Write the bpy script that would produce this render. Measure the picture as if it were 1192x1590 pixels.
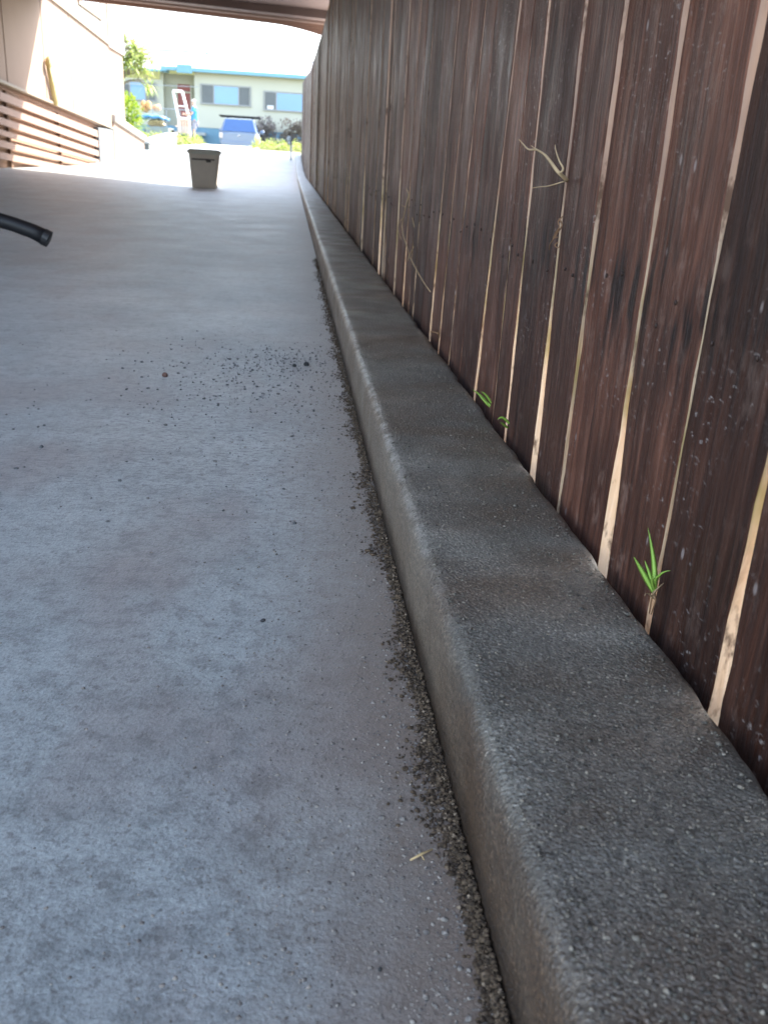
import bpy, bmesh, math, random
import numpy as np
from mathutils import Vector, Matrix
random.seed(7); rng = np.random.default_rng(7)
for o in list(bpy.data.objects): bpy.data.objects.remove(o)
S = bpy.context.scene; COL = S.collection
R = math.radians

# ------------------------------------------------------------ camera
XV = (0.99401408, 0.01482532, 0.10824149)
YV = (-0.09542326, -0.36464535, 0.92624412)
ZV = (0.05320163, -0.93102845, -0.36104793)
H = 0.45
right = Vector((XV[0], YV[0], ZV[0])); down = Vector((XV[1], YV[1], ZV[1])); fwd = Vector((XV[2], YV[2], ZV[2]))
m = Matrix.Identity(4)
for i in range(3):
    m[i][0] = right[i]; m[i][1] = -down[i]; m[i][2] = -fwd[i]
m[2][3] = H
cam = bpy.data.cameras.new('camera'); co = bpy.data.objects.new('camera', cam); COL.objects.link(co)
co.matrix_world = m
cam.sensor_fit = 'VERTICAL'; cam.sensor_height = 36.0; cam.sensor_width = 27.0
cam.lens = 1398 / 1590 * 36; cam.clip_start = 0.02; cam.clip_end = 3000
cam.dof.use_dof = True; cam.dof.focus_distance = 1.0; cam.dof.aperture_fstop = 13.0
S.camera = co

# ------------------------------------------------------------ light
SUN = Vector((.74, .667, 1.0)).normalized()
EL = math.asin(SUN.z); AZ = math.atan2(SUN.x, SUN.y)
w = bpy.data.worlds.new("World"); S.world = w; w.use_nodes = True
nt = w.node_tree; nt.nodes.clear()
sky = nt.nodes.new('ShaderNodeTexSky'); sky.sky_type = 'NISHITA'; sky.sun_disc = False
sky.sun_elevation = EL; sky.sun_rotation = AZ; sky.air_density = 1.0; sky.dust_density = 1.5
bg = nt.nodes.new('ShaderNodeBackground'); bg.inputs[1].default_value = 0.15
wo = nt.nodes.new('ShaderNodeOutputWorld')
hv = nt.nodes.new('ShaderNodeHueSaturation'); hv.inputs['Saturation'].default_value = .72
nt.links.new(sky.outputs[0], hv.inputs['Color']); nt.links.new(hv.outputs[0], bg.inputs[0]); nt.links.new(bg.outputs[0], wo.inputs[0])
sl = bpy.data.lights.new('sun', 'SUN'); sl.energy = 4.0; sl.angle = R(.5); sl.color = (1, .95, .87)
so = bpy.data.objects.new('sun', sl); COL.objects.link(so)
so.rotation_euler = SUN.to_track_quat('Z', 'Y').to_euler()
S.view_settings.view_transform = 'Standard'; S.view_settings.look = 'None'
S.view_settings.exposure = 2.7; S.view_settings.gamma = 1

# ------------------------------------------------------------ helpers
def ray(x, y):
    v = (x - 596., y - 795., 1398.)
    return Vector((sum(a*b for a, b in zip(v, XV)), sum(a*b for a, b in zip(v, YV)), sum(a*b for a, b in zip(v, ZV))))
def atY(x, y, Y):
    v = ray(x, y) * (Y / ray(x, y).y); return Vector((v.x, v.y, v.z + H))
def atX(x, y, X):
    v = ray(x, y); v = v * (X / v.x); return Vector((v.x, v.y, v.z + H))
PY = [(-60, 0), (19, 0), (23, .08), (27, .27), (31, .48), (34, .62), (37, .68), (41, .78), (43.4, .66), (44.2, .5), (50, .5), (51.5, .62), (60, .7), (400, 2)]
def P(y):
    for (a, za), (b, zb) in zip(PY, PY[1:]):
        if y <= b: return za + (zb - za) * max(0, (y - a)) / (b - a)
    return PY[-1][1]
def G(x, y):
    c = .03 * min(max(-x - 1.3, 0), 2.8) * max(0, min(1, (34 - y) / 6)) * max(0, min(1, (y - 8) / 5))
    return P(y) + c

class MB:
    def __init__(s): s.v = []; s.f = []; s.m = []
    def add(s, vs, fs, mi=0):
        b = len(s.v); s.v += [tuple(v) for v in vs]; s.f += [tuple(b+i for i in f) for f in fs]; s.m += [mi]*len(fs)
    def box(s, x0, x1, y0, y1, z0, z1, mi=0, M=None):
        vs = [Vector((x, y, z)) for z in (z0, z1) for y in (y0, y1) for x in (x0, x1)]
        if M: vs = [M @ v for v in vs]
        s.add(vs, [(0,2,3,1),(4,5,7,6),(0,1,5,4),(2,6,7,3),(0,4,6,2),(1,3,7,5)], mi)
    def hexa(s, p, mi=0):   # 8 corners: bottom ring ccw then top ring ccw
        s.add(p, [(3,2,1,0),(4,5,6,7),(0,1,5,4),(1,2,6,5),(2,3,7,6),(3,0,4,7)], mi)
    def tube(s, pts, rs, n=8, mi=0):
        pts = [Vector(p) for p in pts]
        if not hasattr(rs, '__len__'): rs = [rs]*len(pts)
        vs = []; fs = []; prev = None
        for i, p in enumerate(pts):
            t = (pts[min(i+1, len(pts)-1)] - pts[max(i-1, 0)]).normalized()
            a = prev if prev else (Vector((0,0,1)) if abs(t.z) < .9 else Vector((1,0,0)))
            u = (a - t*a.dot(t)).normalized(); q = t.cross(u); prev = u
            for k in range(n):
                an = 2*math.pi*k/n; vs.append(p + (u*math.cos(an) + q*math.sin(an))*rs[i])
        for i in range(len(pts)-1):
            for k in range(n):
                fs.append((i*n+k, i*n+(k+1)%n, (i+1)*n+(k+1)%n, (i+1)*n+k))
        fs.append(tuple(range(n))[::-1]); fs.append(tuple((len(pts)-1)*n+k for k in range(n)))
        s.add(vs, fs, mi)
    def ball(s, c, rx, ry, rz, mi=0, n=10, mm=6, jit=0):
        vs = []; fs = []
        for i in range(mm+1):
            th = math.pi*i/mm
            for k in range(n):
                ph = 2*math.pi*k/n; j = 1 + random.uniform(-jit, jit)
                vs.append((c[0]+rx*j*math.sin(th)*math.cos(ph), c[1]+ry*j*math.sin(th)*math.sin(ph), c[2]+rz*j*math.cos(th)))
        for i in range(mm):
            for k in range(n): fs.append((i*n+k, (i+1)*n+k, (i+1)*n+(k+1)%n, i*n+(k+1)%n))
        s.add(vs, fs, mi)
    def build(s, name, mats, parent=None, smooth=False, bevel=0, weld=False):
        me = bpy.data.meshes.new(name); me.from_pydata(s.v, [], s.f)
        for mt in (mats if isinstance(mats, (list, tuple)) else [mats]): me.materials.append(mt)
        me.polygons.foreach_set('material_index', s.m)
        if smooth: me.polygons.foreach_set('use_smooth', [True]*len(me.polygons))
        if weld:
            bm = bmesh.new(); bm.from_mesh(me); bmesh.ops.remove_doubles(bm, verts=bm.verts, dist=1e-5); bm.to_mesh(me); bm.free()
        me.update()
        o = bpy.data.objects.new(name, me); COL.objects.link(o)
        if parent: o.parent = parent; o.matrix_parent_inverse = Matrix.Translation(-Vector(parent.location))
        if bevel:
            b = o.modifiers.new('bevel', 'BEVEL'); b.width = bevel; b.segments = 2; b.limit_method = 'ANGLE'
        return o
def tag(o, label=None, cat=None, group=None, kind=None):
    if label: o['label'] = label
    if cat: o['category'] = cat
    if group: o['group'] = group
    if kind: o['kind'] = kind
    return o
def empty(name, loc, label, cat, group=None):
    o = bpy.data.objects.new(name, None); COL.objects.link(o); o.location = loc; o.empty_display_size = .1
    return tag(o, label, cat, group)
def rocks(pos, rad, flat=.7, seed=0):
    """many small stones as one mesh: irregular octahedra / icosahedra"""
    r = np.random.default_rng(seed)
    t = (1+5**.5)/2
    base = np.array([(-1,t,0),(1,t,0),(-1,-t,0),(1,-t,0),(0,-1,t),(0,1,t),(0,-1,-t),(0,1,-t),(t,0,-1),(t,0,1),(-t,0,-1),(-t,0,1)])/1.9
    fc = np.array([(0,11,5),(0,5,1),(0,1,7),(0,7,10),(0,10,11),(1,5,9),(5,11,4),(11,10,2),(10,7,6),(7,1,8),(3,9,4),(3,4,2),(3,2,6),(3,6,8),(3,8,9),(4,9,5),(2,4,11),(6,2,10),(8,6,7),(9,8,1)])
    n = len(pos); v = base[None]*(1 + r.uniform(-.22, .22, (n, 12, 1)))
    sc = np.stack([r.uniform(.7, 1.3, n), r.uniform(.7, 1.3, n), flat*r.uniform(.7, 1.2, n)], 1)*np.asarray(rad)[:, None]
    a = r.uniform(0, 6.28, n); v = v*sc[:, None, :]
    x = v[:, :, 0]*np.cos(a)[:, None]-v[:, :, 1]*np.sin(a)[:, None]; y = v[:, :, 0]*np.sin(a)[:, None]+v[:, :, 1]*np.cos(a)[:, None]
    v = np.stack([x, y, v[:, :, 2]], 2) + np.asarray(pos)[:, None, :]
    f = fc[None] + (np.arange(n)*12)[:, None, None]
    mb = MB(); mb.v = v.reshape(-1, 3).tolist(); mb.f = f.reshape(-1, 3).tolist(); mb.m = [0]*len(mb.f)
    return mb

# ------------------------------------------------------------ materials
class N:
    def __init__(s, name, rough=.7, spec=.4):
        s.mt = bpy.data.materials.new(name); s.mt.use_nodes = True; s.t = s.mt.node_tree
        s.b = s.t.nodes['Principled BSDF']; s.b.inputs['Roughness'].default_value = rough
        s.b.inputs['Specular IOR Level'].default_value = spec
        s.tc = s.n('ShaderNodeTexCoord'); s.vec = s.tc.outputs['Object']
    def n(s, t, **k):
        x = s.t.nodes.new(t)
        for a, b in k.items(): setattr(x, a, b)
        return x
    def l(s, a, b): s.t.links.new(a, b)
    def mapv(s, scale, off=None, vec=None):
        x = s.n('ShaderNodeMapping'); x.inputs['Scale'].default_value = scale
        if off: x.inputs['Location'].default_value = off
        s.l(vec or s.vec, x.inputs[0]); return x.outputs[0]
    def noise(s, scale, detail=4, rough=.55, vec=None, dist=0):
        x = s.n('ShaderNodeTexNoise'); x.inputs['Scale'].default_value = scale; x.inputs['Detail'].default_value = detail
        x.inputs['Roughness'].default_value = rough; x.inputs['Distortion'].default_value = dist
        s.l(vec or s.vec, x.inputs['Vector']); return x.outputs[0]
    def voro(s, scale, vec=None, feat='F1'):
        x = s.n('ShaderNodeTexVoronoi', feature=feat); x.inputs['Scale'].default_value = scale
        s.l(vec or s.vec, x.inputs['Vector']); return x.outputs[0]
    def ramp(s, v, stops):
        x = s.n('ShaderNodeValToRGB'); e = x.color_ramp.elements
        while len(e) < len(stops): e.new(.5)
        for i, (p, c) in enumerate(stops):
            e[i].position = p; e[i].color = (c, c, c, 1) if not hasattr(c, '__len__') else tuple(c)+(1,)
        s.l(v, x.inputs[0]); return x.outputs[0]
    def mix(s, f, a, b, mode='MIX'):
        x = s.n('ShaderNodeMix', data_type='RGBA', blend_type=mode)
        for i, v in ((0, f), (6, a), (7, b)):
            if hasattr(v, 'is_output'): s.l(v, x.inputs[i])
            elif hasattr(v, '__len__'): x.inputs[i].default_value = tuple(v)+(1,)
            else: x.inputs[i].default_value = v if i == 0 else (v, v, v, 1)
        return x.outputs[2]
    def math(s, op, a, b=0):
        x = s.n('ShaderNodeMath', operation=op)
        for i, v in ((0, a), (1, b)):
            if hasattr(v, 'is_output'): s.l(v, x.inputs[i])
            else: x.inputs[i].default_value = v
        return x.outputs[0]
    def bump(s, h, strength, dist, prev=None):
        x = s.n('ShaderNodeBump'); x.inputs['Strength'].default_value = strength; x.inputs['Distance'].default_value = dist
        s.l(h, x.inputs['Height'])
        if prev: s.l(prev, x.inputs['Normal'])
        return x.outputs[0]
    def out(s, col=None, nrm=None, rough=None):
        if col is not None:
            if hasattr(col, 'is_output'): s.l(col, s.b.inputs['Base Color'])
            else: s.b.inputs['Base Color'].default_value = tuple(col)+(1,)
        if nrm: s.l(nrm, s.b.inputs['Normal'])
        if rough is not None: s.l(rough, s.b.inputs['Roughness'])
        return s.mt
def simple(name, col, rough=.6, var=.25, scale=6, metal=0, spec=.4, bump=0, bs=60):
    a = N(name, rough, spec); a.b.inputs['Metallic'].default_value = metal
    f = a.noise(scale, 4)
    c = a.mix(f, tuple(x*(1-var) for x in col), tuple(min(1, x*(1+var)) for x in col))
    return a.out(c, a.bump(a.noise(bs, 4), bump, .01) if bump else None)

# driveway concrete
a = N('driveway_concrete', .62, .45)
sep = a.n('ShaderNodeSeparateXYZ'); a.l(a.vec, sep.inputs[0]); px, py = sep.outputs[0], sep.outputs[1]
base = a.ramp(a.noise(1.3, 6, .6), [(.3, (.215, .242, .242)), (.5, (.285, .312, .302)), (.72, (.365, .38, .36))])
fine = a.ramp(a.noise(240, 4, .8), [(.32, .45), (.48, .97), (.60, 1.1), (.72, 1.7)])
col = a.mix(1, base, fine, 'MULTIPLY')
sw = a.ramp(a.noise(3.2, 5, .6, a.mapv((1, 2.6, 1)), .6), [(.35, .82), (.6, 1.06)])
col = a.mix(1, col, sw, 'MULTIPLY')
stain = a.ramp(a.noise(5.5, 3, .5, a.mapv((1, .5, 1), (3, 7, 0))), [(.48, 0.), (.66, .65)])
col = a.mix(stain, col, (.20, .165, .15))
frec = a.ramp(a.noise(34, 5, .75), [(.36, .62), (.5, 1.), (.66, 1.16)])
col = a.mix(1, col, frec, 'MULTIPLY')
speck = a.ramp(a.noise(100, 4, .7), [(.36, 1.), (.44, 0.)])
col = a.mix(a.math('MULTIPLY', speck, .7), col, (.09, .09, .085))
sk2 = a.ramp(a.noise(150, 3, .7, a.mapv((.45, 1, 1), (1, 3, 2))), [(.40, 1.), (.47, 0.)])
zone = a.math('MULTIPLY', a.ramp(a.math('ABSOLUTE', a.math('SUBTRACT', py, 1.65)), [(.25, 1.), (.75, .15)]), a.ramp(a.math('ADD', px, .7), [(.1, .15), (.5, 1.)]))
col = a.mix(a.math('MULTIPLY', sk2, a.math('MULTIPLY', zone, 1.)), col, (.08, .082, .085))
pits = a.ramp(a.voro(95), [(.03, 1.), (.17, 0.)])
pm = a.math('MULTIPLY', pits, a.ramp(a.noise(9, 3), [(.42, 0.), (.6, .9)]))
col = a.mix(pm, col, (.07, .07, .065))
# brown dirt along the foot of the kerb (real grime lying by the kerb)
wob = a.math('MULTIPLY', a.noise(14, 5, .7), .075)
near = a.math('SUBTRACT', a.math('SUBTRACT', .165, px), wob)
dk = a.ramp(near, [(.0, 1.), (.008, .97), (.028, .5), (.08, 0.)])
col = a.mix(dk, col, (.030, .018, .009))
warm = a.ramp(near, [(.02, .75), (.17, 0.)])
col = a.mix(warm, col, (.20, .143, .10))
n1 = a.bump(a.noise(190, 4, .8), .8, .0016)
n2 = a.bump(a.voro(330), .5, .0009, n1)
a.b.inputs['Sheen Weight'].default_value = .3; a.b.inputs['Sheen Roughness'].default_value = .45; a.b.inputs['Specular IOR Level'].default_value = .8
M_drive = a.out(col, n2, a.ramp(a.noise(3, 4), [(.3, .42), (.7, .5)]))

# kerb concrete, dark with sandy grains
a = N('kerb_concrete', .6, .75)
sep = a.n('ShaderNodeSeparateXYZ'); a.l(a.vec, sep.inputs[0]); px, py, pz = sep.outputs[0], sep.outputs[1], sep.outputs[2]
base = a.ramp(a.noise(5, 5, .6), [(.3, (.085, .080, .066)), (.55, (.13, .123, .102)), (.75, (.175, .165, .138))])
gr = a.ramp(a.noise(300, 3, .8), [(.32, .3), (.47, .9), (.58, 1.2), (.7, 2.8)])
col = base
br = a.ramp(a.noise(7, 3, .5, a.mapv((.6, 1, 1), (2, 1, 5))), [(.42, 0.), (.62, .7)])
col = a.mix(br, col, (.085, .055, .033))
damp = a.ramp(a.noise(9, 3, .5, a.mapv((.7, 1, 1), (7, 4, 2))), [(.5, 1.), (.66, 1.55)])
col = a.mix(1, col, damp, 'MULTIPLY')
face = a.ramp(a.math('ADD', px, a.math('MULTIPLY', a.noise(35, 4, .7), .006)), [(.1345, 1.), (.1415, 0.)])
fcol = a.mix(a.ramp(a.math('ADD', py, a.math('MULTIPLY', a.noise(8, 4, .6), .5)), [(.75, 0.), (1.3, 1.)]), (.075, .042, .021), (.16, .12, .083))  # near end of the face painted darker to offset open-sky light
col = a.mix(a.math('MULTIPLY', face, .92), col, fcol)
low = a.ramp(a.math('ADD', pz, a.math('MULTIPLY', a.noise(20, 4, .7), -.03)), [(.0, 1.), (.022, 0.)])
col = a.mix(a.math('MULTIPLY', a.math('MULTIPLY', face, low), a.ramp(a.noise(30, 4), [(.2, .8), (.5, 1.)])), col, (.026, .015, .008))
col = a.mix(1, col, gr, 'MULTIPLY')
edge = a.math('MULTIPLY', a.ramp(px, [(.132, 0.), (.136, 1.), (.143, 1.), (.149, 0.)]), a.math('MULTIPLY', a.ramp(a.noise(60, 4, .8), [(.45, 0.), (.6, .8)]), a.ramp(a.math('MULTIPLY', py, .5), [(.3, .05), (.6, 1.)])))
col = a.mix(edge, col, (.38, .35, .31))
gv = a.voro(300)
n1 = a.bump(a.ramp(gv, [(.0, 1.), (.6, 0.)]), .8, .0015)
n2 = a.bump(a.noise(240, 4, .75), .8, .0016, n1)
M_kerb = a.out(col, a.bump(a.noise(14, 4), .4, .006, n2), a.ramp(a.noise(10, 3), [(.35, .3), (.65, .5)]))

# stained palings
def wood(name, c0, c1, c2, scr=.5, rough=.55):
    a = N(name, rough, .22); a.b.inputs['Sheen Weight'].default_value = .04; a.b.inputs['Sheen Roughness'].default_value = .35
    oi = a.n('ShaderNodeObjectInfo'); cm = a.n('ShaderNodeCombineXYZ')
    a.l(a.math('MULTIPLY', oi.outputs['Random'], 7), cm.inputs[1]); a.l(a.math('MULTIPLY', oi.outputs['Random'], 31), cm.inputs[0])
    ad = a.n('ShaderNodeVectorMath', operation='ADD'); a.l(a.vec, ad.inputs[0]); a.l(cm.outputs[0], ad.inputs[1]); V = ad.outputs[0]
    g = a.noise(95, 6, .7, a.mapv((1, 1, .06), vec=V), .5)
    col = a.ramp(g, [(.28, c0), (.5, c1), (.75, c2)])
    bl = a.ramp(a.noise(9, 4, .6, a.mapv((1, 1, .5), vec=V)), [(.3, .55), (.5, 1.), (.7, 1.5)])
    col = a.mix(1, col, bl, 'MULTIPLY')
    blo = a.ramp(a.noise(32, 5, .75, a.mapv((1, 1, .6), (5, 5, 1), vec=V)), [(.56, 0.), (.68, .5)])
    col = a.mix(blo, col, (.17, .105, .08))
    pb = a.ramp(oi.outputs['Random'], [(0., .55), (.5, 1.), (1., 1.6)])
    col = a.mix(1, col, pb, 'MULTIPLY')
    s1 = a.ramp(a.noise(170, 4, .7, a.mapv((1, .5, 1.2), vec=V)), [(.60, 0.), (.68, 1.)])
    s2 = a.ramp(a.noise(7, 2, .5, a.mapv((1, 1, 1), (4, 2, 9), vec=V)), [(.47, 0.), (.62, 1.)])
    col = a.mix(a.math('MULTIPLY', a.math('MULTIPLY', s1, s2), scr), col, (.30, .26, .24))
    s3 = a.ramp(a.voro(26, a.mapv((1, 1, .55), vec=V)), [(.045, 1.), (.085, 0.)])
    col = a.mix(a.math('MULTIPLY', s3, scr*.8), col, (.34, .28, .26))
    sz = a.n('ShaderNodeSeparateXYZ'); a.l(a.vec, sz.inputs[0])
    weep = a.math('MULTIPLY', a.ramp(sz.outputs[2], [(.25, 0.), (.33, 1.), (.37, 1.), (.42, 0.)]), a.ramp(a.noise(55, 3, .5, a.mapv((1, 1, .2), (6, 1, 2), vec=V)), [(.52, 0.), (.62, .9)]))
    col = a.mix(weep, col, (.008, .004, .003))
    ck = a.ramp(a.noise(70, 4, .6, a.mapv((1, 1, .022), (9, 3, 2), vec=V), .2), [(.30, 1.), (.36, 0.)])
    col = a.mix(a.math('MULTIPLY', ck, .8), col, (.006, .004, .003))
    n1 = a.bump(g, .8, .004)
    n2 = a.bump(a.noise(220, 3, .7, a.mapv((1, 1, .25), vec=V)), .5, .0012, n1)
    return a.out(col, n2, a.ramp(a.noise(18, 4, .6, a.mapv((1, 1, .3), vec=V)), [(.3, .36), (.7, .62)]))
M_pal = wood('dark_stained_timber', (.014, .0045, .0025), (.050, .0175, .0095), (.13, .057, .036), .8)
a = N('bare_timber_edge', .75, .3)
g = a.noise(90, 5, .7, a.mapv((1, 1, .06)), .5)
col = a.ramp(g, [(.3, (.26, .15, .08)), (.48, (.55, .38, .24)), (.75, (.72, .56, .40))])
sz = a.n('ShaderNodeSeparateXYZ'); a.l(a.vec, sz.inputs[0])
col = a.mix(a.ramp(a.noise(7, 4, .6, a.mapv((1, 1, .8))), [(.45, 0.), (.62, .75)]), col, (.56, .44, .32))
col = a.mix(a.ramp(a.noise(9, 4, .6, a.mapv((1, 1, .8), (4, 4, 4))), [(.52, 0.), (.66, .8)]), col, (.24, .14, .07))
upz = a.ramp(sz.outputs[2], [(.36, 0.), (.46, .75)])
col = a.mix(upz, col, (.27, .185, .15))  # upper edge wood painted darker to tone down light in the gaps
moss = a.math('MULTIPLY', a.ramp(sz.outputs[2], [(.15, 0.), (.24, 1.), (.31, 1.), (.40, 0.)]), a.ramp(a.noise(14, 4), [(.45, 0.), (.62, .6)]))
col = a.mix(moss, col, (.28, .22, .05))
drk = a.ramp(a.noise(26, 5, .7, a.mapv((1, 1, .45), (2, 8, 3))), [(.55, 0.), (.64, .85)])
col = a.mix(drk, col, (.07, .035, .02))
M_edge = a.out(col, a.bump(g, .5, .002))
M_rail = simple('rail_timber', (.16, .11, .07), .8, .4, 12)
M_nail = simple('nail_rust', (.03, .015, .01), .6, .4, 40)

M_grit = None
def gritmat(name, stops, rough=.6, scale=420):
    a = N(name, rough, .5)
    return a.out(a.ramp(a.voro_col(scale), stops))
def voro_col(s, scale):
    x = s.n('ShaderNodeTexWhiteNoise', noise_dimensions='3D'); sn = s.n('ShaderNodeVectorMath', operation='SNAP')
    sn.inputs[1].default_value = (1/scale,)*3; s.l(s.vec, sn.inputs[0]); s.l(sn.outputs[0], x.inputs['Vector']); return x.outputs[0]
N.voro_col = voro_col
M_grit = gritmat('gutter_grit', [(0, (.022, .013, .006)), (.6, (.062, .040, .021)), (.93, (.11, .075, .045)), (1, (.26, .2, .14))], .85)
M_sand = gritmat('sand_grain', [(0, (.10, .09, .085)), (.6, (.20, .18, .155)), (1, (.36, .32, .27))], .8)
M_ksand = gritmat('kerb_grain', [(0, (.025, .022, .018)), (.6, (.10, .09, .07)), (1, (.30, .26, .20))], .4)
M_crumb = gritmat('soil_crumb', [(0, (.08, .084, .088)), (.7, (.15, .15, .15)), (1, (.22, .2, .18))], .9)

# ------------------------------------------------------------ setting: ground, driveway, kerb, verge, road
def sheet(name, xs, ys, zf, mt, thick=0):
    mb = MB(); nx = len(xs)
    mb.add([(x, y, zf(x, y)) for y in ys for x in xs], [(j*nx+i, j*nx+i+1, (j+1)*nx+i+1, (j+1)*nx+i) for j in range(len(ys)-1) for i in range(nx-1)])
    return tag(mb.build(name, mt, smooth=True), kind='structure')
a = N('ground_soil_grass', .95, .2)
col = a.ramp(a.noise(.9, 6, .65), [(.35, (.16, .13, .07)), (.55, (.12, .14, .045)), (.75, (.20, .22, .07))])
M_ground = a.out(col, a.bump(a.noise(9, 6, .7), .8, .06))
ys = [-300, -60, -10] + [i*1.0 for i in range(-6, 62)] + [70, 90, 130, 200, 300, 399, 1200]
sheet('ground', [-1200, -200, -60, -20, -12, -8, -6.2, -4.3, -3, -2, -1.3, 0, .2, .34, .6, 1.5, 4, 10, 30, 60, 200, 1200], ys,
      lambda x, y: (G(x, y) if y < 400 else 2) - .02 + (.05 if x > .4 and y < 36 else 0), M_ground)
xs = [-6.2, -4.3, -4.1, -3.6, -3, -2.4, -1.8, -1.3, -.8, -.3, 0, .08, .131]
sheet('driveway', xs, [-8, -4, -1, 0, .5, 1, 2, 4, 6, 8, 10, 12, 13] + [13+i*.75 for i in range(1, 29)] + [34.4], G, M_drive)
sheet('bounce_ground', [.36, 1, 2.4, 7], [-3, 0, 5, 10, 14, 18, 22, 26, 30], lambda x, y: P(y)+.062, simple('pale_bounce', (.72, .68, .6), .9, .1, 3))  # unseen pale sheet added to bounce sunlight through the fence gaps
M_apron = simple('apron_concrete', (.42, .42, .4), .75, .15, 2, bump=.2)
sheet('driveway_apron', [-3.9, -3, -2.2, -1.2], [34.4 + i*.5 for i in range(19)]+[43.8], lambda x, y: G(x, y)+.004, M_apron)
M_road = simple('road_asphalt', (.06, .06, .062), .85, .3, 30, bump=.5)
sheet('road', [-60, -20, -5, 0, 20, 60], [44.1, 46, 48, 50], lambda x, y: G(x, y)+.006, M_road)

# kerb: cast concrete strip with rounded arris, slightly ragged back edge
def hn(y, k): return math.sin(y*37.1*k+1.3)*.5+math.sin(y*91.7*k+.4)*.3+math.sin(y*211*k)*.2
prof = [(.129, -.06), (.1303, 0), (.1305, .03), (.131, .06), (.1318, .077), (.1338, .0872), (.138, .0925), (.1445, .0947), (.155, .095), (.18, .0953), (.22, .0952), (.26, .095), (.295, .0947), (.304, .093), (.3085, .088), (.310, .06), (.311, -.06)]
yk = [-.6+i*.012 for i in range(300)] + [3+i*.1 for i in range(70)] + [10+i*.5 for i in range(44)]
mb = MB(); n = len(prof); vs = []
for y in yk:
    for i, (x, z) in enumerate(prof):
        dx = dz = 0
        if 2 <= i <= 7: dx = .0014*hn(y+i, 1); dz = .0008*hn(y*1.7+i, 1)
        if i >= 12: dx = .0028*hn(y*.6, 1)+.0012*hn(y*2.1, 1)
        if 8 <= i <= 11: dz = .0006*hn(y*.7+i*3, .4)
        vs.append((x+dx, y, z+dz+P(y)))
mb.add(vs, [(j*n+i, j*n+i+1, (j+1)*n+i+1, (j+1)*n+i) for j in range(len(yk)-1) for i in range(n-1)])
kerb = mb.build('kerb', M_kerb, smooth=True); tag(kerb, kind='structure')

# ------------------------------------------------------------ paling fence
FX = .3205
def ftop(y):
    pts = [(-5, 1.76), (11.5, 1.76), (18, 1.93), (23, 2.2), (31, 2.62)]
    for (a_, za), (b_, zb) in zip(pts, pts[1:]):
        if y <= b_: return za+(zb-za)*max(0, y-a_)/(b_-a_)
    return 2.62
fence = empty('paling_fence', (FX, 1, 0), 'tall dark stained timber paling fence standing behind the kerb', 'fence')
# boundaries: (y at bottom, y at top(z=.7), gap at bottom, gap at z=.33, gap at top)
B = [(-.50,-.50,.006,.006,.006), (-.36,-.36,.01,.008,.01), (-.22,-.22,.004,.004,.004), (-.08,-.08,.01,.01,.01), (.06,.06,.006,.006,.006), (.19,.185,.012,.008,.012), (.31,.30,.005,.005,.006), (.425,.42,.013,.011,.012), (.548,.551,.015,.003,.011), (.682,.672,.006,.001,.009), (.810,.820,.024,.001,.007),
     (.972,.965,.001,.001,.007), (1.095,1.108,.022,.002,.006), (1.258,1.266,.010,.005,.007), (1.352,1.345,.002,.002,.002), (1.508,1.43,.012,.011,.008),
     (1.66,1.60,.003,.003,.003), (1.79,1.70,.003,.003,.008), (1.925,1.84,.010,.003,.004), (2.052,1.98,.014,.005,.002), (2.20,2.14,.003,.003,.003), (2.36,2.33,.003,.004,.003), (2.455,2.44,.010,.003,.003), (2.585,2.575,.014,.004,.003)]
y = 2.7
while y < 30.8:
    st = random.uniform(.085, .15); y += st; g = random.choice([.001, .002, .002, .004, .008])
    B.append((y, y+random.uniform(-.012, .012), g*random.uniform(.6, 1.6), g, g))
def lerp3(b, z, ztop):
    yb, yt, g0, g1, g2 = b
    yc = yb+(yt-yb)*min(1.6, z/.7)*1.0
    g = g0+(g1-g0)*min(1, max(0, (z-.10)/.20)) if z < .36 else g1+(g2-g1)*min(1, (z-.36)/.10)
    if b[0] > 1.3: g = max(.001, g*(.55 if z > .2 else .85))
    return yc, g
rest = MB(); nplank = 0
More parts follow.
